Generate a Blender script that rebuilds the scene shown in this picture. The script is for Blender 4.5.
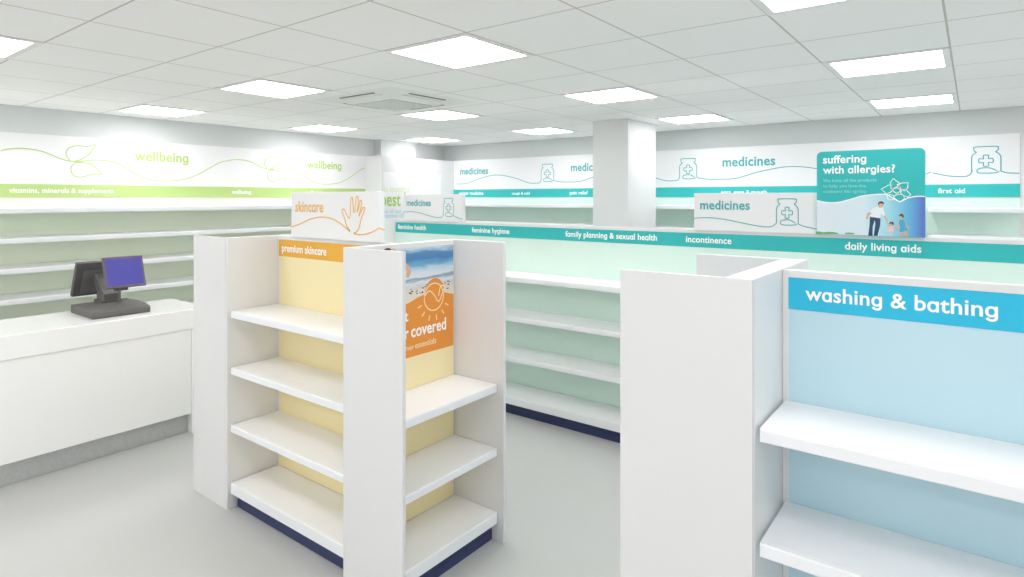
import bpy, bmesh, math, random
from mathutils import Vector, Matrix
random.seed(4)
for o in list(bpy.data.objects): bpy.data.objects.remove(o, do_unlink=True)
sc = bpy.context.scene
COL = sc.collection

# ---------------------------------------------------------------- camera, world, exposure
F_PX, CX, YH, PHI, EYE = 612.8, 482.7, 197.5, 0.6753, 1.8
CS, SN = math.cos(PHI), math.sin(PHI)
cd = bpy.data.cameras.new('camera'); cam = bpy.data.objects.new('camera', cd); COL.objects.link(cam)
cam.location = (0, 0, EYE); cam.rotation_euler = (math.pi/2, 0, PHI)
cd.sensor_width = 36; cd.lens = F_PX*36/1024
cd.shift_x = (512-CX)/1024; cd.shift_y = -(288.5-YH)/1024
cd.clip_start = 0.05
sc.camera = cam
world = bpy.data.worlds.new('world'); sc.world = world; world.use_nodes = True
bg = world.node_tree.nodes['Background']; bg.inputs[0].default_value = (1, 1, 1, 1); bg.inputs[1].default_value = 0.75
sc.view_settings.view_transform = 'Standard'; sc.view_settings.look = 'None'
sc.view_settings.gamma = 1; sc.view_settings.use_curve_mapping = False
sc.view_settings.exposure = 0.46
LIGHT = 7.5          # luminous panels in the ceiling
sc.cycles.max_bounces = 16; sc.cycles.diffuse_bounces = 12

CEIL = 2.591
GX, GY, TS = -0.0959, -0.158, 0.6       # ceiling tile grid phase and size
XL, XR, YB, YF = -6.43, 4.10, 7.07, -3.76

# ---------------------------------------------------------------- materials
def lin(c): return tuple(((v/255)/12.92 if v/255 <= .04045 else ((v/255+.055)/1.055)**2.4) for v in c)+(1,)
def mat(name, rgb, rough=.5, metal=0, noise=0, nscale=40, spec=.5, emit=0, coat=0):
    m = bpy.data.materials.new(name); m.use_nodes = True; nt = m.node_tree
    b = nt.nodes['Principled BSDF']
    b.inputs['Base Color'].default_value = lin(rgb); b.inputs['Roughness'].default_value = rough
    b.inputs['Metallic'].default_value = metal; b.inputs['Specular IOR Level'].default_value = spec
    b.inputs['Coat Weight'].default_value = coat
    if noise:
        tc = nt.nodes.new('ShaderNodeTexCoord'); n = nt.nodes.new('ShaderNodeTexNoise'); n.inputs['Scale'].default_value = nscale
        n.inputs['Detail'].default_value = 4
        nt.links.new(tc.outputs['Object'], n.inputs['Vector'])
        r = nt.nodes.new('ShaderNodeMix'); r.data_type = 'RGBA'
        c = lin(rgb); r.inputs[6].default_value = tuple(v*(1-noise) for v in c[:3])+(1,)
        r.inputs[7].default_value = tuple(min(1, v*(1+noise)) for v in c[:3])+(1,)
        nt.links.new(n.outputs['Fac'], r.inputs[0]); nt.links.new(r.outputs[2], b.inputs['Base Color'])
    if emit:
        b.inputs['Emission Color'].default_value = lin(rgb); b.inputs['Emission Strength'].default_value = emit
    return m
M = dict(
    white=mat('white_laminate', (223, 223, 223), .38, noise=.012, nscale=8),
    shelf=mat('shelf_white', (243, 243, 244), .42, noise=.012, nscale=20),
    rail=mat('price_rail_white', (236, 238, 241), .3),
    sign=mat('sign_board_white', (235, 235, 236), .5),
    wall=mat('wall_paint', (214, 218, 217), .9, noise=.01, nscale=3),
    yellow=mat('yellow_panel', (242, 228, 180), .55),
    yband=mat('amber_band', (232, 172, 58), .5),
    orange=mat('orange_print', (232, 148, 56), .5),
    teal=mat('teal_band', (44, 184, 184), .5),
    blue=mat('blue_band', (36, 184, 220), .45),
    lblue=mat('light_blue_panel', (189, 219, 229), .5),
    mint=mat('mint_panel', (216, 238, 228), .55),
    green=mat('pale_green_panel', (232, 241, 221), .55),
    gband=mat('lime_band', (180, 207, 128), .5),
    navy=mat('navy_kick', (44, 56, 98), .4),
    tealline=mat('teal_print', (70, 172, 176), .5),
    greenline=mat('green_print', (176, 206, 110), .5),
    orangeline=mat('amber_print', (236, 186, 106), .5),
    print=mat('white_print', (250, 250, 248), .5),
    softprint=mat('pale_teal_print', (150, 222, 220), .5),
    cream=mat('cream_print', (250, 226, 180), .5),
    bluegrey=mat('pale_blue_print', (176, 214, 224), .5),
    steel=mat('galvanised_steel', (196, 198, 197), .4, metal=.35, noise=.16, nscale=60),
    counter=mat('counter_gloss_white', (246, 246, 245), .22, coat=.3),
    pos=mat('charcoal_plastic', (98, 95, 94), .5),
    posdark=mat('dark_plastic', (82, 80, 80), .5),
    screen=mat('blue_screen', (66, 64, 158), .35, emit=.04),
    purple=mat('violet_screen_edge', (110, 60, 150), .4),
    vent=mat('vent_dark', (120, 122, 120), .7),
    filter=mat('filter_mesh', (168, 168, 164), .8, noise=.3, nscale=120),
    cass=mat('cassette_plastic', (232, 234, 231), .5),
    jeans=mat('denim_print', (44, 74, 104), .7, noise=.3, nscale=60),
    skin=mat('skin_print', (222, 172, 142), .6),
    hair=mat('hair_print', (72, 54, 48), .7),
    shirt=mat('shirt_print', (232, 236, 242), .7),
    pink=mat('pink_print', (232, 190, 196), .7),
    dress=mat('blue_dress_print', (70, 170, 208), .7, noise=.35, nscale=90),
    grass=mat('grass_print', (120, 168, 96), .8),
)

def floor_mat():
    m = mat('vinyl_floor', (190, 192, 188), .4); nt = m.node_tree; b = nt.nodes['Principled BSDF']
    tc = nt.nodes.new('ShaderNodeTexCoord'); n = nt.nodes.new('ShaderNodeTexNoise')
    n.inputs['Scale'].default_value = 260; n.inputs['Detail'].default_value = 3
    r = nt.nodes.new('ShaderNodeMix'); r.data_type = 'RGBA'
    r.inputs[6].default_value = lin((186, 187, 184)); r.inputs[7].default_value = lin((196, 197, 194))
    nt.links.new(tc.outputs['Object'], n.inputs['Vector']); nt.links.new(n.outputs['Fac'], r.inputs[0])
    nt.links.new(r.outputs[2], b.inputs['Base Color'])
    return m
def ceiling_mat():
    m = mat('mineral_fibre_tiles', (226, 227, 221), .9); nt = m.node_tree; b = nt.nodes['Principled BSDF']
    g = nt.nodes.new('ShaderNodeNewGeometry'); s = nt.nodes.new('ShaderNodeSeparateXYZ')
    nt.links.new(g.outputs['Position'], s.inputs[0])
    def mth(op, a, bv=None):
        n = nt.nodes.new('ShaderNodeMath'); n.operation = op
        for i, v in enumerate((a, bv)):
            if v is None: continue
            if isinstance(v, (int, float)): n.inputs[i].default_value = v
            else: nt.links.new(v, n.inputs[i])
        return n.outputs[0]
    def line(sock, off):
        t = mth('DIVIDE', mth('SUBTRACT', sock, off), TS)
        f = mth('ABSOLUTE', mth('SUBTRACT', t, mth('ROUND', t)))
        return mth('LESS_THAN', f, 0.0045/TS)
    l = mth('MAXIMUM', line(s.outputs[0], GX), line(s.outputs[1], GY))
    n = nt.nodes.new('ShaderNodeTexNoise'); n.inputs['Scale'].default_value = 140; nt.links.new(g.outputs['Position'], n.inputs['Vector'])
    r = nt.nodes.new('ShaderNodeMix'); r.data_type = 'RGBA'
    r.inputs[6].default_value = lin((240, 240, 239)); r.inputs[7].default_value = lin((247, 247, 246))
    nt.links.new(n.outputs['Fac'], r.inputs[0])
    r2 = nt.nodes.new('ShaderNodeMix'); r2.data_type = 'RGBA'; r2.inputs[7].default_value = lin((196, 190, 185))
    nt.links.new(l, r2.inputs[0]); nt.links.new(r.outputs[2], r2.inputs[6]); nt.links.new(r2.outputs[2], b.inputs['Base Color'])
    return m
def grad_mat(name, stops, axis, lo, hi, wobble=0):
    """printed picture: colours run along one axis of the print"""
    m = mat(name, (200, 200, 200), .5); nt = m.node_tree; b = nt.nodes['Principled BSDF']
    g = nt.nodes.new('ShaderNodeNewGeometry'); s = nt.nodes.new('ShaderNodeSeparateXYZ'); nt.links.new(g.outputs['Position'], s.inputs[0])
    mr = nt.nodes.new('ShaderNodeMapRange'); mr.inputs[1].default_value = lo; mr.inputs[2].default_value = hi
    src = s.outputs[axis]
    if wobble:
        n = nt.nodes.new('ShaderNodeTexNoise'); n.inputs['Scale'].default_value = 14; n.inputs['Detail'].default_value = 5
        mp = nt.nodes.new('ShaderNodeMapping'); mp.inputs['Scale'].default_value = (1, .6, 3)
        nt.links.new(g.outputs['Position'], mp.inputs[0]); nt.links.new(mp.outputs[0], n.inputs['Vector'])
        a = nt.nodes.new('ShaderNodeMath'); a.operation = 'MULTIPLY_ADD'; a.inputs[1].default_value = wobble
        nt.links.new(n.outputs['Fac'], a.inputs[0]); nt.links.new(src, a.inputs[2]); src = a.outputs[0]
    nt.links.new(src, mr.inputs[0])
    cr = nt.nodes.new('ShaderNodeValToRGB'); e = cr.color_ramp.elements
    e[0].position, e[0].color = stops[0][0], lin(stops[0][1]); e[1].position, e[1].color = stops[-1][0], lin(stops[-1][1])
    for p, c in stops[1:-1]:
        x = e.new(p); x.color = lin(c)
    nt.links.new(mr.outputs[0], cr.inputs[0]); nt.links.new(cr.outputs[0], b.inputs['Base Color'])
    return m

# ---------------------------------------------------------------- builders
def tag(o, label=None, cat=None, group=None, kind=None):
    if label: o['label'] = label
    if cat: o['category'] = cat
    if group: o['group'] = group
    if kind: o['kind'] = kind
    return o
def empty(name, loc, label, cat, group=None):
    o = bpy.data.objects.new(name, None); COL.objects.link(o); o.location = loc
    o.empty_display_size = .1
    return tag(o, label, cat, group)
def origin(p):
    v = Vector((0, 0, 0))
    while p is not None:
        v += p.location; p = p.parent
    return v
def link(name, verts, faces, m, parent=None, bevel=0, smooth=False):
    """verts in world coordinates; the object sits at the middle of its base"""
    xs, ys, zs = zip(*verts)
    c = Vector(((min(xs)+max(xs))/2, (min(ys)+max(ys))/2, min(zs)))
    me = bpy.data.meshes.new(name); me.from_pydata([tuple(Vector(v)-c) for v in verts], [], faces); me.materials.append(m)
    bm = bmesh.new(); bm.from_mesh(me); bmesh.ops.recalc_face_normals(bm, faces=bm.faces); bm.to_mesh(me); bm.free()
    o = bpy.data.objects.new(name, me); COL.objects.link(o)
    o.location = c - (origin(parent) if parent else Vector((0, 0, 0)))
    if parent: o.parent = parent
    if smooth:
        for p in me.polygons: p.use_smooth = True
    if bevel:
        b = o.modifiers.new('bevel', 'BEVEL'); b.width = bevel; b.segments = 2; b.limit_method = 'ANGLE'
    return o
class MB:
    def __init__(s): s.v, s.f = [], []
    def box(s, x0, x1, y0, y1, z0, z1):
        b = len(s.v)
        s.v += [(x, y, z) for z in (z0, z1) for y in (y0, y1) for x in (x0, x1)]
        s.f += [tuple(b+i for i in q) for q in ((0, 2, 3, 1), (4, 5, 7, 6), (0, 1, 5, 4), (2, 6, 7, 3), (0, 4, 6, 2), (1, 3, 7, 5))]
        return s
    def prism(s, pts, vec):
        """extrude a closed 3-D outline along vec"""
        b = len(s.v); n = len(pts); vec = Vector(vec)
        s.v += [tuple(p) for p in pts]+[tuple(Vector(p)+vec) for p in pts]
        s.f += [tuple(range(b, b+n)), tuple(range(b+2*n-1, b+n-1, -1))]
        s.f += [(b+i, b+(i+1) % n, b+n+(i+1) % n, b+n+i) for i in range(n)]
        return s
    def tube(s, p0, p1, r0, r1=None, n=16):
        r1 = r0 if r1 is None else r1; p0, p1 = Vector(p0), Vector(p1)
        d = (p1-p0).normalized(); a = d.orthogonal().normalized(); c = d.cross(a); b = len(s.v)
        for p, r in ((p0, r0), (p1, r1)):
            s.v += [tuple(p+a*math.cos(2*math.pi*i/n)*r+c*math.sin(2*math.pi*i/n)*r) for i in range(n)]
        s.f += [(b+i, b+(i+1) % n, b+n+(i+1) % n, b+n+i) for i in range(n)]
        s.f += [tuple(range(b, b+n)), tuple(range(b+n, b+2*n))]
        return s
    def build(s, name, m, parent=None, bevel=0, smooth=False): return link(name, s.v, s.f, m, parent, bevel, smooth)
def box(name, x0, x1, y0, y1, z0, z1, m, parent=None, bevel=.0015): return MB().box(x0, x1, y0, y1, z0, z1).build(name, m, parent, bevel)

class Plane:
    """an upright face: 'Y' faces the shop front (-Y), 'X' faces right (+X); u runs to the viewer's right, v is height"""
    def __init__(s, kind, c): s.k, s.c = kind, c
    def p3(s, u, v, d=0): return (s.c+d, u, v) if s.k == 'X' else (u, s.c-d, v)
    def n(s, t): return (t, 0, 0) if s.k == 'X' else (0, -t, 0)
    def px(s, x, y):
        dx, dy = (x-CX)*CS-F_PX*SN, (x-CX)*SN+F_PX*CS
        t = s.c/dx if s.k == 'X' else s.c/dy
        return ((dy*t) if s.k == 'X' else (dx*t), EYE+(YH-y)*t)
T0 = .0008
def smooth_path(pts, closed=False, k=6):
    n = len(pts); out = []
    for i in range(n if closed else n-1):
        g = (lambda j: pts[j % n]) if closed else (lambda j: pts[max(0, min(n-1, j))])
        p0, p1, p2, p3 = g(i-1), g(i), g(i+1), g(i+2)
        for q in range(k):
            t = q/k
            out.append(tuple(.5*(2*p1[a]+(p2[a]-p0[a])*t+(2*p0[a]-5*p1[a]+4*p2[a]-p3[a])*t*t+(3*p1[a]-p0[a]-3*p2[a]+p3[a])*t**3) for a in (0, 1)))
    if not closed: out.append(pts[-1])
    return out
def ribbon(mb, pl, pts, w, closed=False, smooth=True, d=.0006):
    """a printed line of width w on the plane"""
    if smooth: pts = smooth_path(pts, closed)
    n = len(pts); L, R = [], []
    for i in range(n):
        a = pts[(i-1) % n] if closed or i > 0 else pts[i]; b = pts[(i+1) % n] if closed or i < n-1 else pts[i]
        t = Vector((b[0]-a[0], b[1]-a[1]));  t = t.normalized() if t.length > 1e-9 else Vector((1, 0))
        q = (-t.y*w/2, t.x*w/2)
        L.append((pts[i][0]+q[0], pts[i][1]+q[1])); R.append((pts[i][0]-q[0], pts[i][1]-q[1]))
    b = len(mb.v)
    for dd in (d, d+T0):
        mb.v += [pl.p3(*p, dd) for p in L]+[pl.p3(*p, dd) for p in R]
    m = n if closed else n-1
    for i in range(m):
        j = (i+1) % n
        mb.f += [(b+2*n+i, b+2*n+j, b+3*n+j, b+3*n+i), (b+i, b+n+i, b+n+j, b+j), (b+i, b+j, b+2*n+j, b+2*n+i), (b+n+i, b+3*n+i, b+3*n+j, b+n+j)]
def poly(mb, pl, pts, d=.0006, t=T0): mb.prism([pl.p3(u, v, d) for u, v in pts], pl.n(t))
def ell(cu, cv, ru, rv, n=24): return [(cu+ru*math.cos(2*math.pi*i/n), cv+rv*math.sin(2*math.pi*i/n)) for i in range(n)]
_gl = {}
SUB = {'g': ('\u0261', .83, .006), 'a': ('\u0251', .83, .006)}      # single-storey letterforms
def raw(s, bold):
    cu = bpy.data.curves.new('t', 'FONT'); cu.body = s; cu.size = 1; cu.offset = bold; cu.resolution_u = 3; cu.fill_mode = 'FRONT'
    o = bpy.data.objects.new('t', cu); COL.objects.link(o)
    bpy.context.view_layer.update()
    me = bpy.data.meshes.new_from_object(o.evaluated_get(bpy.context.evaluated_depsgraph_get()))
    bpy.data.objects.remove(o, do_unlink=True); bpy.data.curves.remove(cu)
    return me
def span(s):
    me = raw(s, 0); xs = [v.co.x for v in me.vertices]; bpy.data.meshes.remove(me); return min(xs), max(xs)
def glyph(ch, bold):
    """mesh of one letter and its advance"""
    if (ch, bold) in _gl: return _gl[(ch, bold)]
    c, k, ex = SUB.get(ch, (ch, 1, 0))
    a, b = span('ll'); a2, b2 = span('l'+c+'l')
    adv = ((b2-a2)-(b-a))*k
    if ch == ' ': vs, fs = [], []
    else:
        me = raw(c, bold/k+ex*(bold > 0)); bm = bmesh.new(); bm.from_mesh(me); bpy.data.meshes.remove(me)
        r = bmesh.ops.extrude_face_region(bm, geom=bm.faces[:])
        for v in (g for g in r['geom'] if isinstance(g, bmesh.types.BMVert)): v.co.z += 1
        bm.verts.index_update()
        vs = [(v.co.x*k, v.co.y*k, v.co.z) for v in bm.verts]; fs = [tuple(v.index for v in f.verts) for f in bm.faces]; bm.free()
    _gl[(ch, bold)] = (vs, fs, adv)
    return _gl[(ch, bold)]
_txt = {}
def text_mesh(s, bold):
    if (s, bold) not in _txt:
        V, Fc, x = [], [], 0
        for ch in s:
            vs, fs, adv = glyph(ch, bold); b = len(V)
            V += [(vx+x, vy, vz) for vx, vy, vz in vs]; Fc += [tuple(i+b for i in f) for f in fs]
            x += adv+bold*.6
        _txt[(s, bold)] = (V, Fc, min(v[0] for v in V), max(v[0] for v in V))
    return _txt[(s, bold)]
def text(s, pl, u0, v0, width, m, parent, name='lettering', bold=.018, hs=1.0, d=.0008):
    """one line of lettering, its baseline starting at (u0, v0) and as wide as asked"""
    vs, fs, a, b = text_mesh(s, bold); k = width/(b-a)
    V = [pl.p3(u0+(x-a)*k, v0+y*k*hs, d+z*.0008) for x, y, z in vs]
    return link(name, V, fs, m, parent)
def text_px(s, pl, xa, xb, yb, m, parent, **k):
    (u0, v0), (u1, _) = pl.px(xa, yb), pl.px(xb, yb)
    return text(s, pl, u0, v0, u1-u0, m, parent, **k)

# ---------------------------------------------------------------- the room
tag(box('floor', XL, XR, YF, YB, -.1, 0, floor_mat(), bevel=0), kind='structure')
tag(box('ceiling', XL, XR, YF, YB, CEIL, CEIL+.1, ceiling_mat(), bevel=0), kind='structure')
tag(box('wall_left', XL-.1, XL, YF, YB, 0, CEIL, M['wall'], bevel=0), kind='structure')
tag(box('wall_back', XL, XR, YB, YB+.1, 0, CEIL, M['wall'], bevel=0), kind='structure')
# unseen walls behind and right of the viewer, glazing added to admit fill light
glass = bpy.data.materials.new('fill_window_glass'); glass.use_nodes = True
nt = glass.node_tree; nt.nodes.clear(); out = nt.nodes.new('ShaderNodeOutputMaterial'); mx = nt.nodes.new('ShaderNodeMixShader')
tr = nt.nodes.new('ShaderNodeBsdfTransparent'); gl = nt.nodes.new('ShaderNodeBsdfGlossy'); gl.inputs['Roughness'].default_value = .02
mx.inputs[0].default_value = .06; nt.links.new(tr.outputs[0], mx.inputs[1]); nt.links.new(gl.outputs[0], mx.inputs[2]); nt.links.new(mx.outputs[0], out.inputs[0])
SILL, HEAD = .10, 2.50
def glazed(wname, wn, along, c0, c1, f0, f1, bays):
    B = (lambda a, b, d, e, z0, z1: (a, b, d, e, z0, z1)) if along == 'x' else (lambda a, b, d, e, z0, z1: (d, e, a, b, z0, z1))
    m = MB().box(*B(c0, c1, f0, f1, 0, SILL)); m.box(*B(c0, c1, f0, f1, HEAD, CEIL))
    tag(m.build(wname, M['wall']), kind='structure')
    wd = (c1-c0)/bays
    for k in range(bays):
        a, b = c0+k*wd, c0+(k+1)*wd; fm = (f0+f1)/2; m = MB(); e = .03
        m.box(*B(a, a+e, fm-.03, fm+.03, SILL+.001, HEAD-.001)); m.box(*B(b-e, b, fm-.03, fm+.03, SILL+.001, HEAD-.001))
        m.box(*B(a+e, b-e, fm-.03, fm+.03, SILL+.001, SILL+e)); m.box(*B(a+e, b-e, fm-.03, fm+.03, HEAD-e, HEAD-.001))
        w = tag(m.build('fill_window_%d' % (wn+k), M['white']), kind='structure')
        MB().box(*B(a+e, b-e, fm-.004, fm+.004, SILL+e, HEAD-e)).build('pane', glass, w)
glazed('wall_front', 1, 'x', XL, XR, YF-.1, YF, 5)
glazed('wall_right', 6, 'y', YF, YB, XR, XR+.1, 5)
tag(box('trim_1', XL, -6.29, 5.64, 6.30, 2.36, CEIL, M['wall'], bevel=0), kind='structure')    # pier head
tag(box('column', -3.095, -2.70, 5.70, 6.39, 0, CEIL, M['white'], bevel=.004), 'square white column running from floor to ceiling behind the teal-banded gondola', 'column', kind='structure')

# ---------------------------------------------------------------- ceiling lights and cassette
panel_m = mat('light_diffuser', (255, 253, 255), .5, emit=1)
panel_m.node_tree.nodes['Principled BSDF'].inputs['Emission Strength'].default_value = LIGHT
frame_m = mat('light_frame', (232, 232, 230), .5)
LLAB = {
    (-4, 4): 'large square ceiling light, the nearest one straight ahead above the skincare gondola',
    (-7, 4): 'square ceiling light left of the air conditioning cassette, between it and the left wall lights',
    (-7, 7): 'square ceiling light just beyond the air conditioning cassette',
    (-10, 7): 'small narrow-looking ceiling light near the left wall, above the second wellbeing lettering',
    (-10, 4): 'ceiling light close to the left wall above the first wellbeing lettering',
    (-10, 10): 'smallest ceiling light, in the far left corner above the white pier and its poster',
    (-7, 10): 'far ceiling light just left of the white column',
    (-4, 7): 'square ceiling light in front of the white column',
    (-4, 10): 'far ceiling light just right of the white column',
    (-1, 7): 'wide ceiling light on the right, the nearer of the two above the allergies poster',
    (-1, 10): 'narrow ceiling light on the far right near the back wall, above the first aid bay',
    (-7, 1): 'ceiling light cut by the left edge of the picture, above the till counter',
    (-1, 4): 'ceiling light cut by the top edge of the picture at upper right',
}
for i in (-10, -7, -4, -1, 2, 5):
    for j in (-5, -2, 1, 4, 7, 10):
        x0, y0 = GX+i*TS, GY+j*TS
        lab = LLAB.get((i, j), 'square ceiling light panel outside the picture, over the shop behind or beside the viewer')
        t = empty('ceiling_light', (x0+TS/2, y0+TS/2, CEIL-.006), lab, 'ceiling light', 'ceiling light panels')
        f = MB(); e = .033
        a, b, c, d = x0+.004, x0+TS-.004, y0+.004, y0+TS-.004
        f.box(a, b, c, c+e, CEIL-.006, CEIL); f.box(a, b, d-e, d, CEIL-.006, CEIL); f.box(a, a+e, c+e, d-e, CEIL-.006, CEIL); f.box(b-e, b, c+e, d-e, CEIL-.006, CEIL)
        f.build('light_frame', frame_m, t)
        box('diffuser', a+e, b-e, c+e, d-e, CEIL-.004, CEIL-.001, panel_m, t, bevel=0)
# air conditioning cassette around a grid crossing
ax, ay = GX-6*TS-.01, GY+6*TS+.02
t = empty('air_conditioner', (ax, ay, CEIL-.045), 'square white air conditioning cassette set in the ceiling tiles', 'air conditioner')
def ring(mb, h0, h1, z0, z1):   # square ring from half-size h0 (outer) to h1 (inner)
    mb.box(ax-h0, ax+h0, ay-h0, ay-h1, z0, z1); mb.box(ax-h0, ax+h0, ay+h1, ay+h0, z0, z1)
    mb.box(ax-h0, ax-h1, ay-h1, ay+h1, z0, z1); mb.box(ax+h1, ax+h0, ay-h1, ay+h1, z0, z1)
mb = MB(); z1 = CEIL-.001
b0 = len(mb.v)
rings = [(.47, z1), (.46, CEIL-.003), (.35, CEIL-.006), (.25, CEIL-.034)]
for h, z in rings: mb.v += [(ax-h, ay-h, z), (ax+h, ay-h, z), (ax+h, ay+h, z), (ax-h, ay+h, z)]
for r in range(3):
    for q in range(4): mb.f.append((b0+4*r+q, b0+4*r+(q+1) % 4, b0+4*r+4+(q+1) % 4, b0+4*r+4+q))
mb.f.append((b0, b0+1, b0+2, b0+3)); mb.f.append((b0+12, b0+13, b0+14, b0+15))
mb.build('fascia', M['cass'], t)
def on_slope(h): return CEIL-.0035-(.46-h)*.025 if h > .35 else CEIL-.006-(.35-h)*.28
for dx, dy in ((0, -1), (1, 0), (0, 1), (-1, 0)):
    for (h0, h1, w, nm, mm) in ((.395, .375, .20, 'air_slot', M['vent']), (.335, .31, .21, 'louvre', frame_m)):
        za = on_slope((h0+h1)/2)
        if dx: xs = sorted((ax+dx*h0, ax+dx*h1)); ys = (ay-w, ay+w)
        else: ys = sorted((ay+dy*h0, ay+dy*h1)); xs = (ax-w, ax+w)
        box(nm, xs[0], xs[1], ys[0], ys[1], za-.004, za+.004, mm, t, bevel=0)
g = MB()
n = 14
for k in range(n):
    x = ax-.22+.44*(k+.5)/n; g.box(x-.004, x+.004, ay-.22, ay+.22, CEIL-.040, CEIL-.0356)
    y = ay-.22+.44*(k+.5)/n; g.box(ax-.22, ax+.22, y-.004, y+.004, CEIL-.039, CEIL-.0356)
box('intake_filter', ax-.22, ax+.22, ay-.22, ay+.22, CEIL-.0355, CEIL-.0341, M['filter'], t, bevel=0)
g.build('intake_grille', M['cass'], t)

# ---------------------------------------------------------------- shelving
LEV = (1.146, .82, .488)                 # shelf heights
def shelf(parent, x0, x1, y0, y1, z, front, th=.04, m=None):
    """shelf board with a folded front lip; front = '-y', '+y', '+x' or '-x'"""
    s = MB(); L = .012
    if front == '-y': s.box(x0, x1, y0+L, y1, z-.022, z); s.box(x0, x1, y0, y0+L, z-th, z)
    if front == '+y': s.box(x0, x1, y0, y1-L, z-.022, z); s.box(x0, x1, y1-L, y1, z-th, z)
    if front == '+x': s.box(x0, x1-L, y0, y1, z-.022, z); s.box(x1-L, x1, y0, y1, z-th, z)
    if front == '-x': s.box(x0+L, x1, y0, y1, z-.022, z); s.box(x0, x0+L, y0, y1, z-th, z)
    o = s.build('shelf', m or M['shelf'], parent, .0015)
    q = .003; a = .004
    if front == '-y': r = (x0+a, x1-a, y0-q, y0-.0002)
    if front == '+y': r = (x0+a, x1-a, y1+.0002, y1+q)
    if front == '+x': r = (x1+.0002, x1+q, y0+a, y1-a)
    if front == '-x': r = (x0-q, x0-.0002, y0+a, y1-a)
    box('price_rail', *r, z-th+.003, z-.006, M['rail'], o, bevel=.001)
    return o
TOP = 1.566
def bay(t, x0, x1, yf, yb, yc, back, band, bandpx=None):
    """double-sided run: shelves in front and behind a central back panel"""
    fr = MB(); w = .018
    fr.box(x0, x0+w, yc-.017, yc+.017, 0, TOP); fr.box(x1-w, x1, yc-.017, yc+.017, 0, TOP); fr.box(x0+w, x1-w, yc-.022, yc+.022, TOP-.022, TOP)
    fr.build('frame', M['white'], t, .001)
    box('back_panel', x0+w, x1-w, yc-.016, yc+.016, .1555, TOP-.022, back, t, bevel=0)
    box('sign_band', x0+w, x1-w, yc-.0185, yc-.0162, 1.442, TOP-.0225, band, t, bevel=0)
    for z in LEV:
        shelf(t, x0+.009, x1-.009, yf, yc-.0175, z, '-y'); shelf(t, x0+.009, x1-.009, yc+.0175, yb, z, '+y')
    shelf(t, x0+.009, x1-.009, yf, yc-.0175, .155, '-y', .062); shelf(t, x0+.009, x1-.009, yc+.0175, yb, .155, '+y', .062)
    k = MB(); k.box(x0+.006, x1-.006, yf+.045, yf+.06, 0, .092); k.box(x0+.006, x1-.006, yf+.0435, yf+.0449, 0, .045)
    k.build('kick_plate', M['navy'], t)
    k = MB(); k.box(x0+.006, x1-.006, yb-.06, yb-.045, 0, .092); k.build('kick_plate', M['navy'], t)
def endcap(t, xb, sign, depth, y0, y1, back, levels, th=.02, bt=.04, kick=True):
    """end bay facing sideways; xb = face of its back panel, sign = +1 faces right"""
    xs = sorted((xb, xb-sign*bt)); xo = sorted((xb-sign*bt, xb+sign*depth))
    box('end_back_panel', xs[0], xs[1], y0+th, y1-th, 0, TOP, M['white'], t)
    box('end_side_panel', xo[0], xo[1], y0, y0+th, 0, TOP+.001, M['white'], t, .002)
    box('end_side_panel', xo[0], xo[1], y1-th, y1, 0, TOP+.001, M['white'], t, .002)
    g = sorted((xb+sign*.0008, xb+sign*.004))
    box('end_colour_panel', g[0], g[1], y0+th+.018, y1-th-.010, .1555, TOP-.022, back, t, bevel=0)
    d = depth-.04; f = '+x' if sign > 0 else '-x'
    for z in levels+(.155,):
        q = sorted((xb+sign*.006, xb+sign*d))
        shelf(t, q[0], q[1], y0+th+.003, y1-th-.003, z, f, .04 if z > .2 else .062)
    q = sorted((xb+sign*(d-.035), xb+sign*(d-.05)))
    k = MB().box(q[0], q[1], y0+th+.004, y1-th-.004, 0, .092)
    q = sorted((xb+sign*(d-.0335), xb+sign*(d-.0349))); k.box(q[0], q[1], y0+th+.004, y1-th-.004, 0, .045)
    k.build('kick_plate', M['navy'], t)

# --- skincare gondola -------------------------------------------------
Y0, Y1, YC = 1.832, 2.575, 2.175
sk = empty('shelf_gondola', (-2.81, YC, 0), 'white shelving gondola with yellow back panels and a premium skincare band, empty shelves', 'shelving')
box('side_panel', -3.37, -3.352, Y0+.001, Y1-.001, 0, TOP, M['white'], sk); box('side_panel', -2.306, -2.289, Y0+.001, Y1-.001, 0, TOP, M['white'], sk)
bay(sk, -3.351, -2.307, 1.85, 2.55, YC, M['yellow'], M['yband'])
endcap(sk, -2.249, 1, .342, Y0, Y1, M['yellow'], (.822, .488), bt=.0395)
endcap(sk, -3.411, -1, .338, Y0, Y1, M['yellow'], LEV, bt=.0405)
P = Plane('Y', YC-.0185)
text_px('premium skincare', P, 282, 326.5, 251.3, M['print'], sk, name='band_lettering', hs=1.12)

# --- summer poster on the right endcap --------------------------------
PX = Plane('X', -2.2445)
sea = grad_mat('beach_print', [(0, (234, 222, 204)), (.30, (232, 222, 206)), (.40, (214, 210, 212)), (.47, (226, 230, 236)), (.52, (120, 150, 170)), (.57, (222, 228, 234)), (.66, (206, 222, 234)), (.74, (110, 170, 205)), (.84, (66, 128, 182)), (.93, (84, 136, 182)), (1, (190, 214, 230))], 2, 1.23, 1.56, .05)
u0, u1, vb, vt = 1.872, 2.541, .985, 1.5435
m_ = MB(); poly(m_, PX, [(u0, vb), (u1, vb), (u1, vt), (u0, vt)], 0, .0016)
sp = m_.build('promotional_poster', sea)
tag(sp, 'orange and beach summer essentials poster on the end of the yellow-backed gondola', 'poster')
SP = Plane('X', -2.2445+.0016)
def pxs(pl, pts, ox=0, oy=0, k=1): return [pl.px(ox+x/k, oy+y/k) for x, y in pts]
ob = MB()
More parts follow.
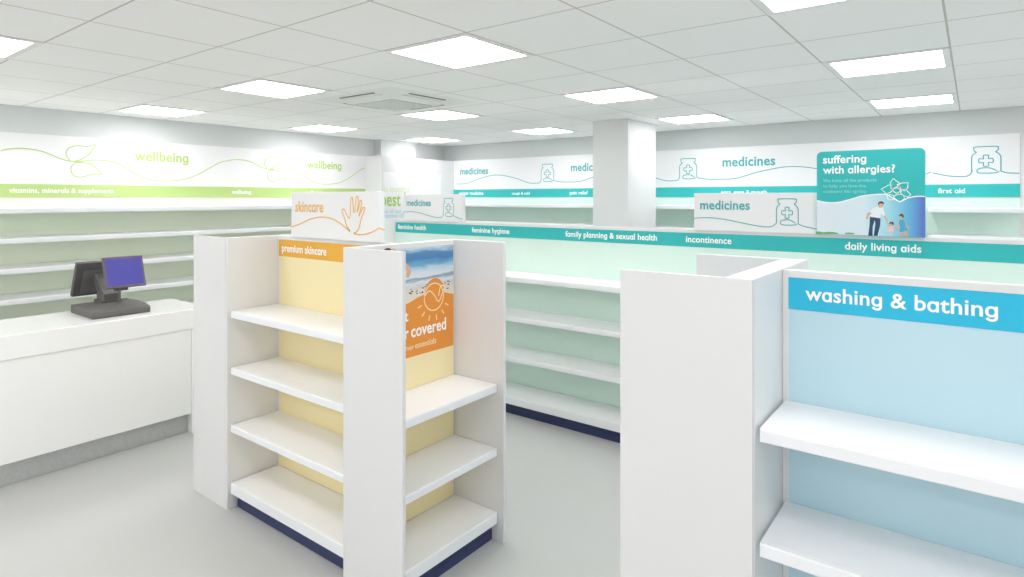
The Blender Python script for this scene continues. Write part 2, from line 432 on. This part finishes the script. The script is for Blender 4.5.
wave = smooth_path(pxs(SP, [(50, 295), (90, 290), (130, 272), (200, 270), (240, 290), (270, 285)], 390, 210, 4) if 0 else
                   [(u0, 1.29), (1.98, 1.285), (2.1, 1.262), (2.19, 1.262), (2.27, 1.285), (2.36, 1.296), (2.45, 1.288), (u1, 1.268)])
poly(ob, SP, [(u0, vb), (u1, vb)]+wave[::-1], .0002, .0006)
ob.build('orange_field', M['orange'], sp)
ob = MB(); sc_ = SP.px(434.5, 290.5); ru = (SP.px(444, 290)[0]-SP.px(425, 290)[0])/2
poly(ob, SP, ell(sc_[0], sc_[1]-.006, ru, ru*.98, 32), .0009, .0004); ob.build('sun', M['orange'], sp)
sc_ = (sc_[0]-.006, sc_[1]-.032)
ob = MB()
ribbon(ob, SP, ell(sc_[0], sc_[1], ru, ru*.98, 30), .006, True, False, .0014)
ribbon(ob, SP, [(sc_[0]-ru, sc_[1]+.01), (sc_[0]-.5*ru, sc_[1]+.035), (sc_[0], sc_[1]+.01), (sc_[0]+.5*ru, sc_[1]-.03), (sc_[0]+.95*ru, sc_[1]+.02), (sc_[0]+1.1*ru, sc_[1]+.045), (sc_[0]+.7*ru, sc_[1]+.05), (sc_[0]+.5*ru, sc_[1])], .006, d=.0014)
for a in (-160, -135, -108, -80, -52, -28):
    ca, sa = math.cos(math.radians(a)), math.sin(math.radians(a))
    ribbon(ob, SP, [(sc_[0]+ca*ru*1.35, sc_[1]+sa*ru*1.35), (sc_[0]+ca*ru*1.75, sc_[1]+sa*ru*1.75)], .006, smooth=False, d=.0014)
ob.build('sun_drawing', M['cream'], sp)
u_, v_ = SP.px(410.8, 337.5); ue, _ = SP.px(445.8, 337); w = ue-u_
text('covered', SP, u_, v_-.0, w, M['print'], sp, name='poster_lettering', bold=.02, hs=1.12, d=.0012)
text('summer', SP, u_-w*.985, v_, w*.925, M['print'], sp, name='poster_lettering', bold=.02, hs=1.12, d=.0012)
text("we've got", SP, u_-w*1.24, v_+.088, w*1.17, M['print'], sp, name='poster_lettering', bold=.02, d=.0012)
u_, v_ = SP.px(415, 348.5); ue, _ = SP.px(436, 346)
text('essentials', SP, u_, v_, ue-u_, M['cream'], sp, name='poster_lettering', bold=.006, hs=1.1, d=.0012)
text('summer', SP, u_-(ue-u_)*.86, v_, (ue-u_)*.8, M['cream'], sp, name='poster_lettering', bold=.006, d=.0012)
ob = MB()    # bathers and dark shells printed on the sand
h0 = SP.px(387.5, 252.5); poly(ob, SP, ell(h0[0], h0[1], .032, .022), .0002, .0006); ob.build('bather_hair', M['hair'], sp)
ob = MB(); h1 = SP.px(393, 252.5); poly(ob, SP, ell(h1[0], h1[1], .022, .020), .0004, .0006)
poly(ob, SP, [SP.px(*q) for q in [(386, 256), (396, 256), (402, 262), (407, 264), (410.5, 268), (411, 273), (408.5, 278), (406, 277), (407, 270), (400, 272), (388, 274), (382, 266)]], .0002, .0006)
ob.build('bather', M['skin'], sp)
ob = MB()
for _ in range(26):
    a, b = random.uniform(2.2, 2.53), random.uniform(1.30, 1.345)
    poly(ob, SP, ell(a, b, random.uniform(.003, .009), random.uniform(.002, .004), 8), .0002, .0004)
ob.build('sand_marks', M['hair'], sp)

# --- washing & bathing gondola ------------------------------------------
wg = empty('shelf_gondola', (.03, YC, 0), 'white shelving gondola with light blue back panel and washing & bathing band, at the right', 'shelving')
WY1 = 2.553
box('side_panel', -.4868, -.4838, Y0+.003, WY1-.003, 0, TOP+.002, M['white'], wg, 0)
box('side_panel', .5528, .5558, Y0+.003, WY1-.003, 0, TOP+.002, M['white'], wg, 0)
bay(wg, -.4832, .5522, 1.85, 2.53, YC, M['lblue'], M['blue'])
endcap(wg, -.572, -1, .323, Y0-.002, WY1, M['lblue'], LEV, bt=.0845)
endcap(wg, .641, 1, .317, Y0-.002, WY1, M['lblue'], LEV, bt=.0845)
P = Plane('Y', YC-.0185)
text_px('washing & bathing', P, 805.5, 998, 299.6, M['print'], wg, name='band_lettering', bold=.016, hs=1.02)
# --- long feminine care gondola -----------------------------------------
MY0, MY1, MYC = 4.09, 4.81, 4.435
mg = empty('shelf_gondola', (-1.6, MYC, 0), 'long white shelving gondola with mint back and teal band, crossing the middle of the shop', 'shelving')
box('side_panel', -4.74, -4.721, MY0-.015, MY1+.015, 0, TOP, M['white'], mg); box('side_panel', 1.521, 1.54, MY0-.015, MY1+.015, 0, TOP, M['white'], mg)
bay(mg, -4.72, 1.52, MY0, MY1, MYC, M['mint'], M['teal'])
P = Plane('Y', MYC-.0185)
for s, a, b, y in (('feminine health', 398, 426, 229.6), ('feminine hygiene', 472, 509.5, 233.1), ('family planning & sexual health', 565.5, 657, 238.4),
                   ('incontinence', 686, 731.5, 243.2), ('daily living aids', 845, 921.5, 249.2)):
    (ua, _), (ub, _) = P.px(a, y), P.px(b, y)
    text(s, P, ua, 1.476, ub-ua, M['print'], mg, name='band_lettering', bold=.02, hs=1.06)

# --- header boxes standing on the gondolas --------------------------------
def jar(mb, pl, cu, cv, s=1.0, w=.008, st=1.0):
    """line drawing of a medicine jar with a cross and a pill; cu, cv = middle of the cross"""
    q = lambda pts: [(cu+x*s, cv+y*s*st) for x, y in pts]
    ribbon(mb, pl, q([(-.098, -.098), (-.098, .02), (-.092, .048), (-.078, .066), (-.066, .076), (-.080, .088), (-.082, .108), (-.070, .122), (.070, .122), (.082, .108), (.080, .088), (.066, .076), (.080, .064), (.094, .046), (.100, .02), (.100, -.098)]), w)
    a, b = .017, .046
    ribbon(mb, pl, q([(-a, a), (-a, b), (a, b), (a, a), (b, a), (b, -a), (a, -a), (a, -b), (-a, -b), (-a, -a), (-b, -a), (-b, a)]), w, closed=True)
    ribbon(mb, pl, q([(.075, -.092), (.03, -.066), (-.02, -.063), (-.055, -.074), (-.06, -.092), (-.04, -.108), (.06, -.108), (.09, -.096)]), w)
def header_box(label, x0, x1, yf, yb, z0, z1, group):
    t = empty('header_box', ((x0+x1)/2, (yf+yb)/2, z0), label, 'sign', group)
    box('sign_board', x0, x1, yf, yb, z0, z1, M['sign'], t, .003)
    return t, Plane('Y', yf)
hb, P = header_box('white skincare header box with an orange hand drawing, on the yellow-backed gondola', -3.163, -2.394, 2.13, 2.172, TOP+.001, 1.831, 'header boxes on the gondolas')
text_px('skincare', P, 295.5, 323.5, 211.5, M['orangeline'], hb, bold=.02, hs=1.15)
ob = MB(); W = .007
o8 = lambda pts: pxs(P, pts, 280, 180, 8)
ribbon(ob, P, o8([(90, 378), (160, 352), (240, 315), (320, 297), (400, 305), (460, 332), (510, 368), (562, 410)]), W)
ribbon(ob, P, o8([(562, 410), (535, 370), (518, 310), (498, 258), (500, 238), (515, 237), (545, 298), (557, 300), (565, 262), (566, 170), (572, 140), (582, 150), (585, 200), (590, 255), (600, 250), (606, 180), (612, 135), (625, 140), (626, 200), (616, 258), (632, 215), (642, 165), (653, 170), (650, 215), (632, 290), (655, 240), (668, 220), (680, 227), (670, 262), (650, 310), (640, 360), (625, 402), (600, 424), (590, 427), (640, 437), (700, 430), (750, 410), (796, 382)]), W)
ob.build('hand_drawing', M['orangeline'], hb)
ob = MB(); S_ = Plane('X', -2.394); v = P.px(378, 228)[1]
ribbon(ob, S_, [(2.133, v), (2.15, v-.006), (2.17, v-.012)], W, smooth=False); ob.build('hand_drawing', M['orangeline'], hb)
def med_box(x0, label, line_extra=0):
    t, P = header_box(label, x0, x0+.79, MYC-.055, MYC-.012, TOP+.001, 1.831, 'header boxes on the gondolas')
    text('medicines', P, x0+.044, 1.717, .336, M['tealline'], t, bold=.02, hs=1.08)
    b = MB()
    ribbon(b, P, [(x0+.002, 1.652), (x0+.10, 1.657), (x0+.2, 1.650), (x0+.32, 1.628), (x0+.42, 1.610), (x0+.48, 1.604), (x0+.52, 1.608), (x0+.545, 1.628)], .006)
    jar(b, P, x0+.612, 1.70, .66, .006, 1.12)
    ribbon(b, P, [(x0+.678, 1.628), (x0+.72, 1.612), (x0+.787, 1.598)], .006)
    b.build('jar_drawing', M['tealline'], t)
    return t, P
med_box(-4.541, 'white medicines header box at the left end of the teal-banded gondola')
med_box(-1.565, 'white medicines header box beside the allergies poster')

# --- allergies poster -----------------------------------------------------
ay0 = MYC-.048
AP = Plane('Y', ay0-.03)
xa, xb = AP.px(816.8, 200)[0], AP.px(925.3, 200)[0]
zb, zt = TOP+.001, AP.px(870, 149.8)[1]
def rrect(x0, x1, z0, z1, r):
    p = [(x0, z0), (x1, z0)]
    for cx_, a0 in ((x1-r, 0), (x0+r, 90)):
        for k in range(7):
            a = math.radians(a0+90*k/6); p.append((cx_+r*math.cos(a), z1-r+r*math.sin(a)))
    return p
b = MB(); poly(b, AP, rrect(xa, xb, zb, zt, .03), -.022, .022)
ap = b.build('promotional_board', M['teal'])
tag(ap, 'teal board asking about allergies, with a family picture, standing on the long gondola', 'poster')
sky = grad_mat('sky_print', [(0, (222, 230, 238)), (.45, (214, 230, 238)), (.68, (160, 216, 228)), (.86, (100, 180, 218)), (.97, (92, 124, 202)), (1, (88, 118, 198))], 0, xa, xb)
wv = smooth_path([AP.px(*q) for q in [(816.9, 200.5), (827, 202.5), (838, 202.3), (850, 199.5), (862, 196), (876, 194.5), (886, 194.5), (893, 198), (900, 201.5), (908, 198), (917, 196.3), (925.2, 196.5)]])
b = MB(); poly(b, AP, [(xa+.002, zb+.002), (xb-.002, zb+.002)]+wv[::-1], .0002, .0006); b.build('sky_picture', sky, ap)
b = MB(); ribbon(b, AP, wv, .006, smooth=False, d=.001); b.build('wave_line', M['print'], ap)
for s, a, c, y, bo, mm in (('suffering', 823, 866.3, 163.5, .022, 'print'), ('with allergies?', 823, 895, 173.7, .022, 'print'), ('We have all the products', 823.2, 876.5, 182.2, 0, 'softprint'),
                       ('to help you love the', 823.2, 865.8, 187.6, 0, 'softprint'), ('outdoors this spring', 823.2, 865.8, 192.9, 0, 'softprint')):
    text_px(s, AP, a, c, y, M[mm], ap, name='poster_lettering', bold=bo, hs=1.05)
b = MB(); f7 = lambda pts: [AP.px(870+x/14.43, 170+y/14.43) for x, y in pts]
for pts in ([(330, 270), (290, 190), (335, 122), (420, 185), (430, 240), (390, 240)], [(440, 190), (550, 183), (545, 260), (500, 300), (450, 280), (425, 230)],
            [(525, 290), (588, 355), (550, 390), (480, 370), (440, 330), (470, 280)], [(340, 395), (430, 465), (500, 410), (480, 360), (420, 350), (370, 360)],
            [(245, 375), (262, 430), (335, 430), (345, 370), (290, 350)], [(275, 215), (165, 275), (235, 345), (300, 320), (340, 280), (300, 225)],
            [(335, 290), (385, 255), (440, 290), (385, 335)], [(300, 240), (330, 262), (310, 275)], [(395, 205), (425, 215), (408, 240)]):
    ribbon(b, AP, f7(pts), .0042, closed=True, smooth=len(pts) < 5, d=.0014)
b.build('flower_drawing', M['print'], ap)
# the printed family
fp = lambda pts: [AP.px(815+x/8, 190+y/8) for x, y in pts]
def cut(name, pts, m, d=.001):
    b = MB(); poly(b, AP, fp(pts), d, .0004); return b.build(name, M[m], ap)
cut('man_jeans', [(440, 208), (525, 212), (522, 280), (500, 366), (470, 366), (484, 270), (478, 240), (462, 290), (460, 366), (426, 366), (436, 280)], 'jeans')
cut('man_arms', [(445, 170), (460, 175), (432, 205), (420, 236), (408, 232), (416, 190)], 'skin')
cut('man_arms', [(545, 190), (560, 200), (582, 235), (580, 252), (566, 240)], 'skin')
cut('man_shirt', [(466, 142), (500, 132), (540, 142), (552, 165), (562, 200), (548, 208), (528, 190), (524, 226), (440, 214), (452, 180), (436, 180)], 'shirt', .0012)
cut('man_head', [(508, 120), (512, 104), (530, 98), (548, 108), (546, 128), (530, 142), (512, 140)], 'skin', .0014)
cut('man_hair', [(504, 112), (512, 94), (535, 90), (552, 102), (548, 118), (535, 106), (516, 108), (508, 124)], 'hair', .0018)
cut('child_body', [(590, 288), (622, 290), (630, 338), (576, 338)], 'pink')
cut('child_arms', [(570, 250), (580, 252), (600, 292), (588, 294)], 'skin'); cut('child_arms', [(622, 296), (664, 310), (664, 318), (622, 306)], 'skin')
cut('child_legs', [(588, 338), (618, 338), (616, 372), (592, 372)], 'bluegrey')
cut('child_head', [(594, 270), (608, 260), (622, 266), (624, 284), (606, 292)], 'skin', .0014); cut('child_hair', [(592, 266), (606, 254), (626, 256), (632, 276), (620, 280), (614, 266), (598, 272)], 'hair', .0018)
cut('woman_dress', [(680, 238), (705, 236), (722, 262), (726, 300), (742, 322), (700, 338), (674, 330), (684, 300), (672, 270)], 'dress')
cut('woman_arms', [(672, 244), (680, 262), (672, 312), (662, 316), (664, 262)], 'skin'); cut('woman_arms', [(720, 246), (742, 290), (756, 310), (748, 318), (726, 282)], 'skin')
cut('woman_legs', [(686, 334), (708, 334), (700, 364), (680, 374), (676, 366)], 'skin'); cut('woman_legs', [(710, 330), (738, 322), (742, 374), (722, 376)], 'skin')
cut('woman_head', [(674, 208), (688, 200), (702, 212), (698, 230), (680, 234)], 'skin', .0014); cut('woman_hair', [(672, 204), (688, 188), (708, 198), (710, 222), (698, 218), (690, 204), (674, 210)], 'hair', .0018)
cut('grass', [(4, 334), (30, 330), (60, 338), (110, 334), (150, 336), (190, 344), (180, 352), (60, 354), (8, 352)], 'grass'); cut('grass', [(236, 344), (270, 340), (318, 346), (310, 356), (240, 354)], 'grass')

# ---------------------------------------------------------------- left wall: wellbeing
ws = empty('wall_shelving', (-6.2, 2.2, 0), 'white wall shelving with pale green back panels along the left wall', 'shelving')
yA = -1.0
WL = (1.714, 1.474, 1.232, .988, .744, .50)
box('back_panel', -6.428, -6.35, yA, 5.408, .12, 1.803, M['green'], ws, bevel=0)
for z in WL: shelf(ws, -6.348, -5.95, yA, 5.40, z, '+x')
shelf(ws, -6.348, -5.90, yA, 5.40, .16, '+x', .062)
box('kick_plate', -6.0, -5.985, yA, 5.40, 0, .097, M['navy'], ws)
box('side_panel', -6.428, -6.01, 5.41, 5.432, 0, 2.35, M['white'], ws)
box('side_panel', -6.428, -5.95, yA-.022, yA-.001, 0, 1.803, M['white'], ws)
GP = Plane('X', -6.34)
line_px = [(x/8, 120+y/8) for x, y in [(8, 243), (80, 232), (170, 228), (260, 235), (340, 252), (420, 282), (500, 315), (570, 330), (630, 333), (700, 325), (780, 320), (870, 328), (940, 348), (1020, 393)]] + \
          [(128+x/8, 120+y/8) for x, y in [(70, 435), (150, 468), (230, 485), (320, 488), (420, 480), (500, 460), (580, 425), (660, 380), (740, 338)]]
leaf_a = [(560, 325), (530, 285), (532, 250), (560, 220), (620, 205), (700, 212), (760, 198), (740, 240), (700, 285), (650, 315), (600, 328)]
leaf_b = [(605, 340), (570, 375), (572, 420), (600, 450), (650, 457), (710, 442), (760, 432), (810, 437), (780, 395), (730, 355), (670, 342), (608, 340)]
lp = [GP.px(*p) for p in line_px]; la = [GP.px(x/8, 120+y/8) for x, y in leaf_a]; lb = [GP.px(x/8, 120+y/8) for x, y in leaf_b]
PER, B0 = 1.966, 1.478
end_v = lp[0][1]
lp = [(B0+.003, lp[0][1])]+lp[1:]+[(B0+PER-.003, end_v)]
def wb_fascia(off, label, words):
    y0, y1 = B0+off, B0+PER+off
    t = empty('fascia_sign', (-6.38, (y0+y1)/2, 1.804), label, 'sign', 'wellbeing fascia signs on the left wall')
    box('sign_board', -6.428, -6.34, y0+.0001, y1-.0001, 1.804, 2.35, M['sign'], t, bevel=0)
    box('sign_band', -6.3398, -6.338, y0+.0001, y1-.0001, 1.805, 1.916, M['gband'], t, bevel=0)
    b = MB()
    for pts in (lp, la, lb): ribbon(b, GP, [(u+off, v) for u, v in pts], .0085)
    b.build('leaf_drawing', M['greenline'], t)
    ul, ur = GP.px(134.5, 160)[0]+off, GP.px(188.3, 160)[0]+off
    text('wellbeing', GP, ul, GP.px(134.5, 160.3)[1], ur-ul, M['greenline'], t, bold=.022, hs=1.05)
    for s, a, c in words:
        text(s, Plane('X', -6.338), a, 1.842, c-a, M['print'], t, name='band_lettering', bold=.018, hs=1.0)
wb_fascia(-PER, 'wellbeing fascia sign on the left wall, mostly beyond the left edge of the picture', [])
wb_fascia(0, 'wellbeing fascia sign with vitamins, minerals & supplements band on the left wall', [('vitamins, minerals & supplements', 1.534, 2.342)])
wb_fascia(PER, 'wellbeing fascia sign nearest the far corner on the left wall, ending at the white pier', [('wellbeing', 3.52, 3.745), ('wellbeing', 4.47, 4.70)])

# wall poster on the white wall panel in the corner
tag(box('wall_panel', -6.428, -6.12, 5.433, 6.949, 0, 2.347, M['white']), 'tall white panel boxing out the left wall in the far corner', 'wall panel')
BP = Plane('X', -6.12+.0016)
a, _ = BP.px(374, 200); c, _ = BP.px(441, 200)
a = 5.47
wp = MB(); poly(wp, Plane('X', -6.12), [(a, 1.2), (c, 1.2), (c, 2.14), (a, 2.14)], .0002, .0014); wp = wp.build('wall_poster', M['sign'])
tag(wp, 'white poster about best buys in green lettering, in the far left corner', 'poster')
(u1_, v1_), (u2_, _) = BP.px(386, 192), BP.px(409, 192)
text('this months', BP, u1_-.14, v1_, u2_-u1_+.14, mat('pale_lime_print', (214, 228, 172), .5), wp, name='poster_lettering', bold=.004, hs=1.1)
u1_, v1_ = BP.px(386, 205.9)
text('best buys', BP, 5.485, v1_, .80, M['greenline'], wp, name='poster_lettering', bold=.02, hs=1.25)
for s, y, w_ in (('see all our', 213.3, .36), ('seasonal offers', 217.6, .5)):
    text(s, BP, 5.5, BP.px(390, y)[1], w_, M['bluegrey'], wp, name='poster_lettering', bold=.01)

# ---------------------------------------------------------------- back wall: medicines
bs = empty('wall_shelving', (-2.9, 6.8, 0), 'white wall shelving with mint back panels along the back wall', 'shelving')
XA, XB = -6.117, .31
box('back_panel', XA, XB, 6.95, 7.068, .12, 1.803, M['mint'], bs, bevel=0)
for z in WL:
    shelf(bs, XA, -.345, 6.55, 6.948, z, '-y'); shelf(bs, -.305, XB+.03, 6.55, 6.948, z, '-y')
shelf(bs, XA, -.345, 6.50, 6.948, .16, '-y', .062); shelf(bs, -.305, XB+.03, 6.50, 6.948, .16, '-y', .062)
box('kick_plate', XA, XB, 6.58, 6.595, 0, .097, M['navy'], bs)
box('side_panel', XB+.001, XB+.035, 6.949, 7.068, 0, 2.35, M['white'], bs)
MP = Plane('Y', 6.94)
p8 = lambda pts, ox, oy, k=8: [MP.px(ox+x/k, oy+y/k) for x, y in pts]
JZ = MP.px(986, 120+325/8)[1]
lineA = p8([(135, 440), (190, 440), (250, 430), (330, 402), (400, 382), (480, 373), (560, 380), (640, 398), (720, 422), (780, 430), (806, 424), (815, 408)], 440, 130)
def med_fascia(x0, x1, label, texts, lines, jars, words):
    t = empty('fascia_sign', ((x0+x1)/2, 7.0, 1.804), label, 'sign', 'medicines fascia signs on the back wall')
    box('sign_board', x0+.0001, x1-.0001, 6.94, 7.068, 1.804, 2.35, M['sign'], t, bevel=0)
    box('sign_band', x0+.0001, x1-.0001, 6.938, 6.9398, 1.805, 1.918, M['teal'], t, bevel=0)
    b = MB()
    for L in lines: ribbon(b, MP, L, .0085)
    for j in jars: jar(b, MP, j, JZ, 1, .0085)
    b.build('jar_drawing', M['tealline'], t)
    for s, u, w_ in texts: text(s, MP, u, 2.142, w_, M['tealline'], t, bold=.022, hs=1.08)
    for s, u, w_ in words: text(s, Plane('Y', 6.938), u, 1.84, w_, M['print'], t, name='band_lettering', bold=.018)
bz = JZ-.098
def tail(j, x1, v1): return [(j+.100, bz+.004), (j+.16, bz-.012), (j+.25, bz-.022), (x1-.002, v1)]
def wave_to(x0, v0, j, t0=None):   # hump between the panel's start and its jar
    return [(x0+.002, v0), (x0+.20, v0+.006), (x0+.45, v0+.075), (x0+.75, v0+.118), (x0+1.05, v0+.075), (x0+1.3, v0+.0), (j-.16, bz-.03), (j-.115, bz-.018), (j-.098, bz+.004)]
E0 = -6.06; PB = 1.92
vs = bz-.022
med_fascia(-6.118, E0+PB, 'medicines fascia sign at the left end of the back wall', [('medicines', -5.99, .53)], [wave_to(E0, vs, -4.45), tail(-4.45, E0+PB, vs)], [-4.45], [('winter medicine', -6.013, .47), ('cough & cold', -5.034, .30)])
med_fascia(E0+PB, E0+2*PB, 'medicines fascia sign on the back wall, half hidden behind the white column', [('medicines', -4.087, .53)], [wave_to(E0+PB, vs, -2.549), tail(-2.549, E0+2*PB, vs)], [-2.549], [('pain relief', -4.102, .264)])
med_fascia(E0+2*PB, E0+3*PB, 'medicines fascia sign between white column and allergies poster, on the back wall', [('medicines', -2.164, .54)], [wave_to(E0+2*PB, vs, -.63), tail(-.63, E0+3*PB, MP.px(928.4, 172)[1])], [-.63], [('ears, eyes & mouth', -2.18, .475)])
med_fascia(E0+3*PB, XB, 'short first aid fascia sign with jar drawing, right end of the back wall', [], [[MP.px(*q) for q in [(932.5, 172.8), (938, 174), (946, 175.6), (956, 176.5), (966, 176.3), (970.5, 174), (972.3, 170)]]+[(-.013, bz+.004)], [(.185, bz+.004), (.23, bz-.012), (XB-.004, bz-.018)]], [.085], [('first aid', -.252, .193)])

# ---------------------------------------------------------------- till counter
ct = empty('till_counter', (-4.98, 1.0, 0), 'glossy white till counter with a steel plinth, in front of the wellbeing wall', 'counter')
cy0, cy1 = -.9, 2.40
box('worktop', -5.30, -4.65, cy0, cy1, .797, .947, M['counter'], ct, .004)
box('front_panel', -4.69, -4.658, cy0+.03, 2.2605, .153, .7965, M['counter'], ct, .003)
box('end_panel', -5.28, -4.652, 2.262, 2.398, 0, .7965, M['counter'], ct, .003)
box('end_panel', -5.28, -4.652, cy0+.001, cy0+.029, 0, .7965, M['counter'], ct, .003)
box('plinth', -4.735, -4.72, cy0+.03, 2.26, 0, .1525, M['steel'], ct, 0)
box('back_panel', -5.28, -5.26, cy0+.03, 2.26, 0, .7965, M['counter'], ct, 0)

# ---------------------------------------------------------------- till terminal
pt = empty('till_terminal', (-5.0, 1.84, .947), 'dark grey till terminal with two screens on the white counter', 'till')
zc = .9475
prof = [(-5.215, zc), (-4.80, zc), (-4.792, zc+.006), (-4.792, zc+.040), (-4.805, zc+.050), (-4.88, zc+.063), (-5.00, zc+.068), (-5.215, zc+.060)]
MB().prism([(x, 1.634, z) for x, z in prof], (0, .385, 0)).build('base', M['pos'], pt, .004)
# a tilted screen: corners given as centre, facing +X or -X, leaning back
def screen_geo(name, cx_, cy_, cz, w, h, th, tilt, yaw, face, m):
    """box of width w along Y; face=+1 looks to +X; leaning back by tilt"""
    R = Matrix.Rotation(yaw, 4, 'Z') @ Matrix.Rotation(-tilt*face, 4, 'Y')
    mb = MB().box(-th/2, th/2, -w/2, w/2, -h/2, h/2)
    mb.v = [tuple(R @ Vector(v)+Vector((cx_, cy_, cz))) for v in mb.v]
    return mb, R, Vector((cx_, cy_, cz))
c2 = (-4.985, 1.911, EYE-.560)
mb, R, C0 = screen_geo('s', *c2, .278, .238, .022, math.radians(20), math.radians(-1), 1, None)
scr = mb.build('customer_screen', M['pos'], pt, .004)
def sub(R, C0, dx, w, h, th):
    q = MB().box(dx, dx+th, -w/2, w/2, -h/2, h/2); q.v = [tuple(R @ Vector(v)+C0) for v in q.v]; return q
sub(R, C0, .0113, .254, .212, .0006).build('screen_bezel', M['purple'], scr)
sub(R, C0, .0121, .244, .200, .0006).build('display', M['screen'], scr)
mb, R2, C1 = screen_geo('s', -5.29, 1.850, EYE-.618, .36, .275, .035, math.radians(20), math.radians(4), -1, None)
s2 = mb.build('operator_screen', M['posdark'], pt, .006)
q = MB().box(.0178, .024, -.13, .13, -.115, .075); q.v = [tuple(R2 @ Vector(v)+C1) for v in q.v]; q.build('rear_cover', M['pos'], s2, .003)
q = MB().box(-.0185, -.0178, -.165, .165, -.12, .12); q.v = [tuple(R2 @ Vector(v)+C1) for v in q.v]; q.build('display', M['posdark'], s2)
nk = MB()
nk.prism([(-5.20, 1.80, zc+.05), (-5.06, 1.80, zc+.05), (-5.06, 1.80, zc+.13), (-5.12, 1.80, zc+.17), (-5.24, 1.80, zc+.27), (-5.285, 1.80, zc+.25), (-5.20, 1.80, zc+.14)], (0, .10, 0))
nk.box(-5.21, -5.05, 1.785, 1.915, zc+.055, zc+.085)
nk.build('neck', M['pos'], pt, .003)
pl_ = MB().tube((-4.97, 1.873, zc+.055), (-4.97, 1.873, zc+.20), .010); pl_.tube((-4.97, 1.873, zc+.055), (-4.97, 1.873, zc+.062), .03)
pl_.box(-5.02, -4.985, 1.85, 1.94, zc+.155, zc+.20)
pl_.build('screen_pole', M['pos'], pt)
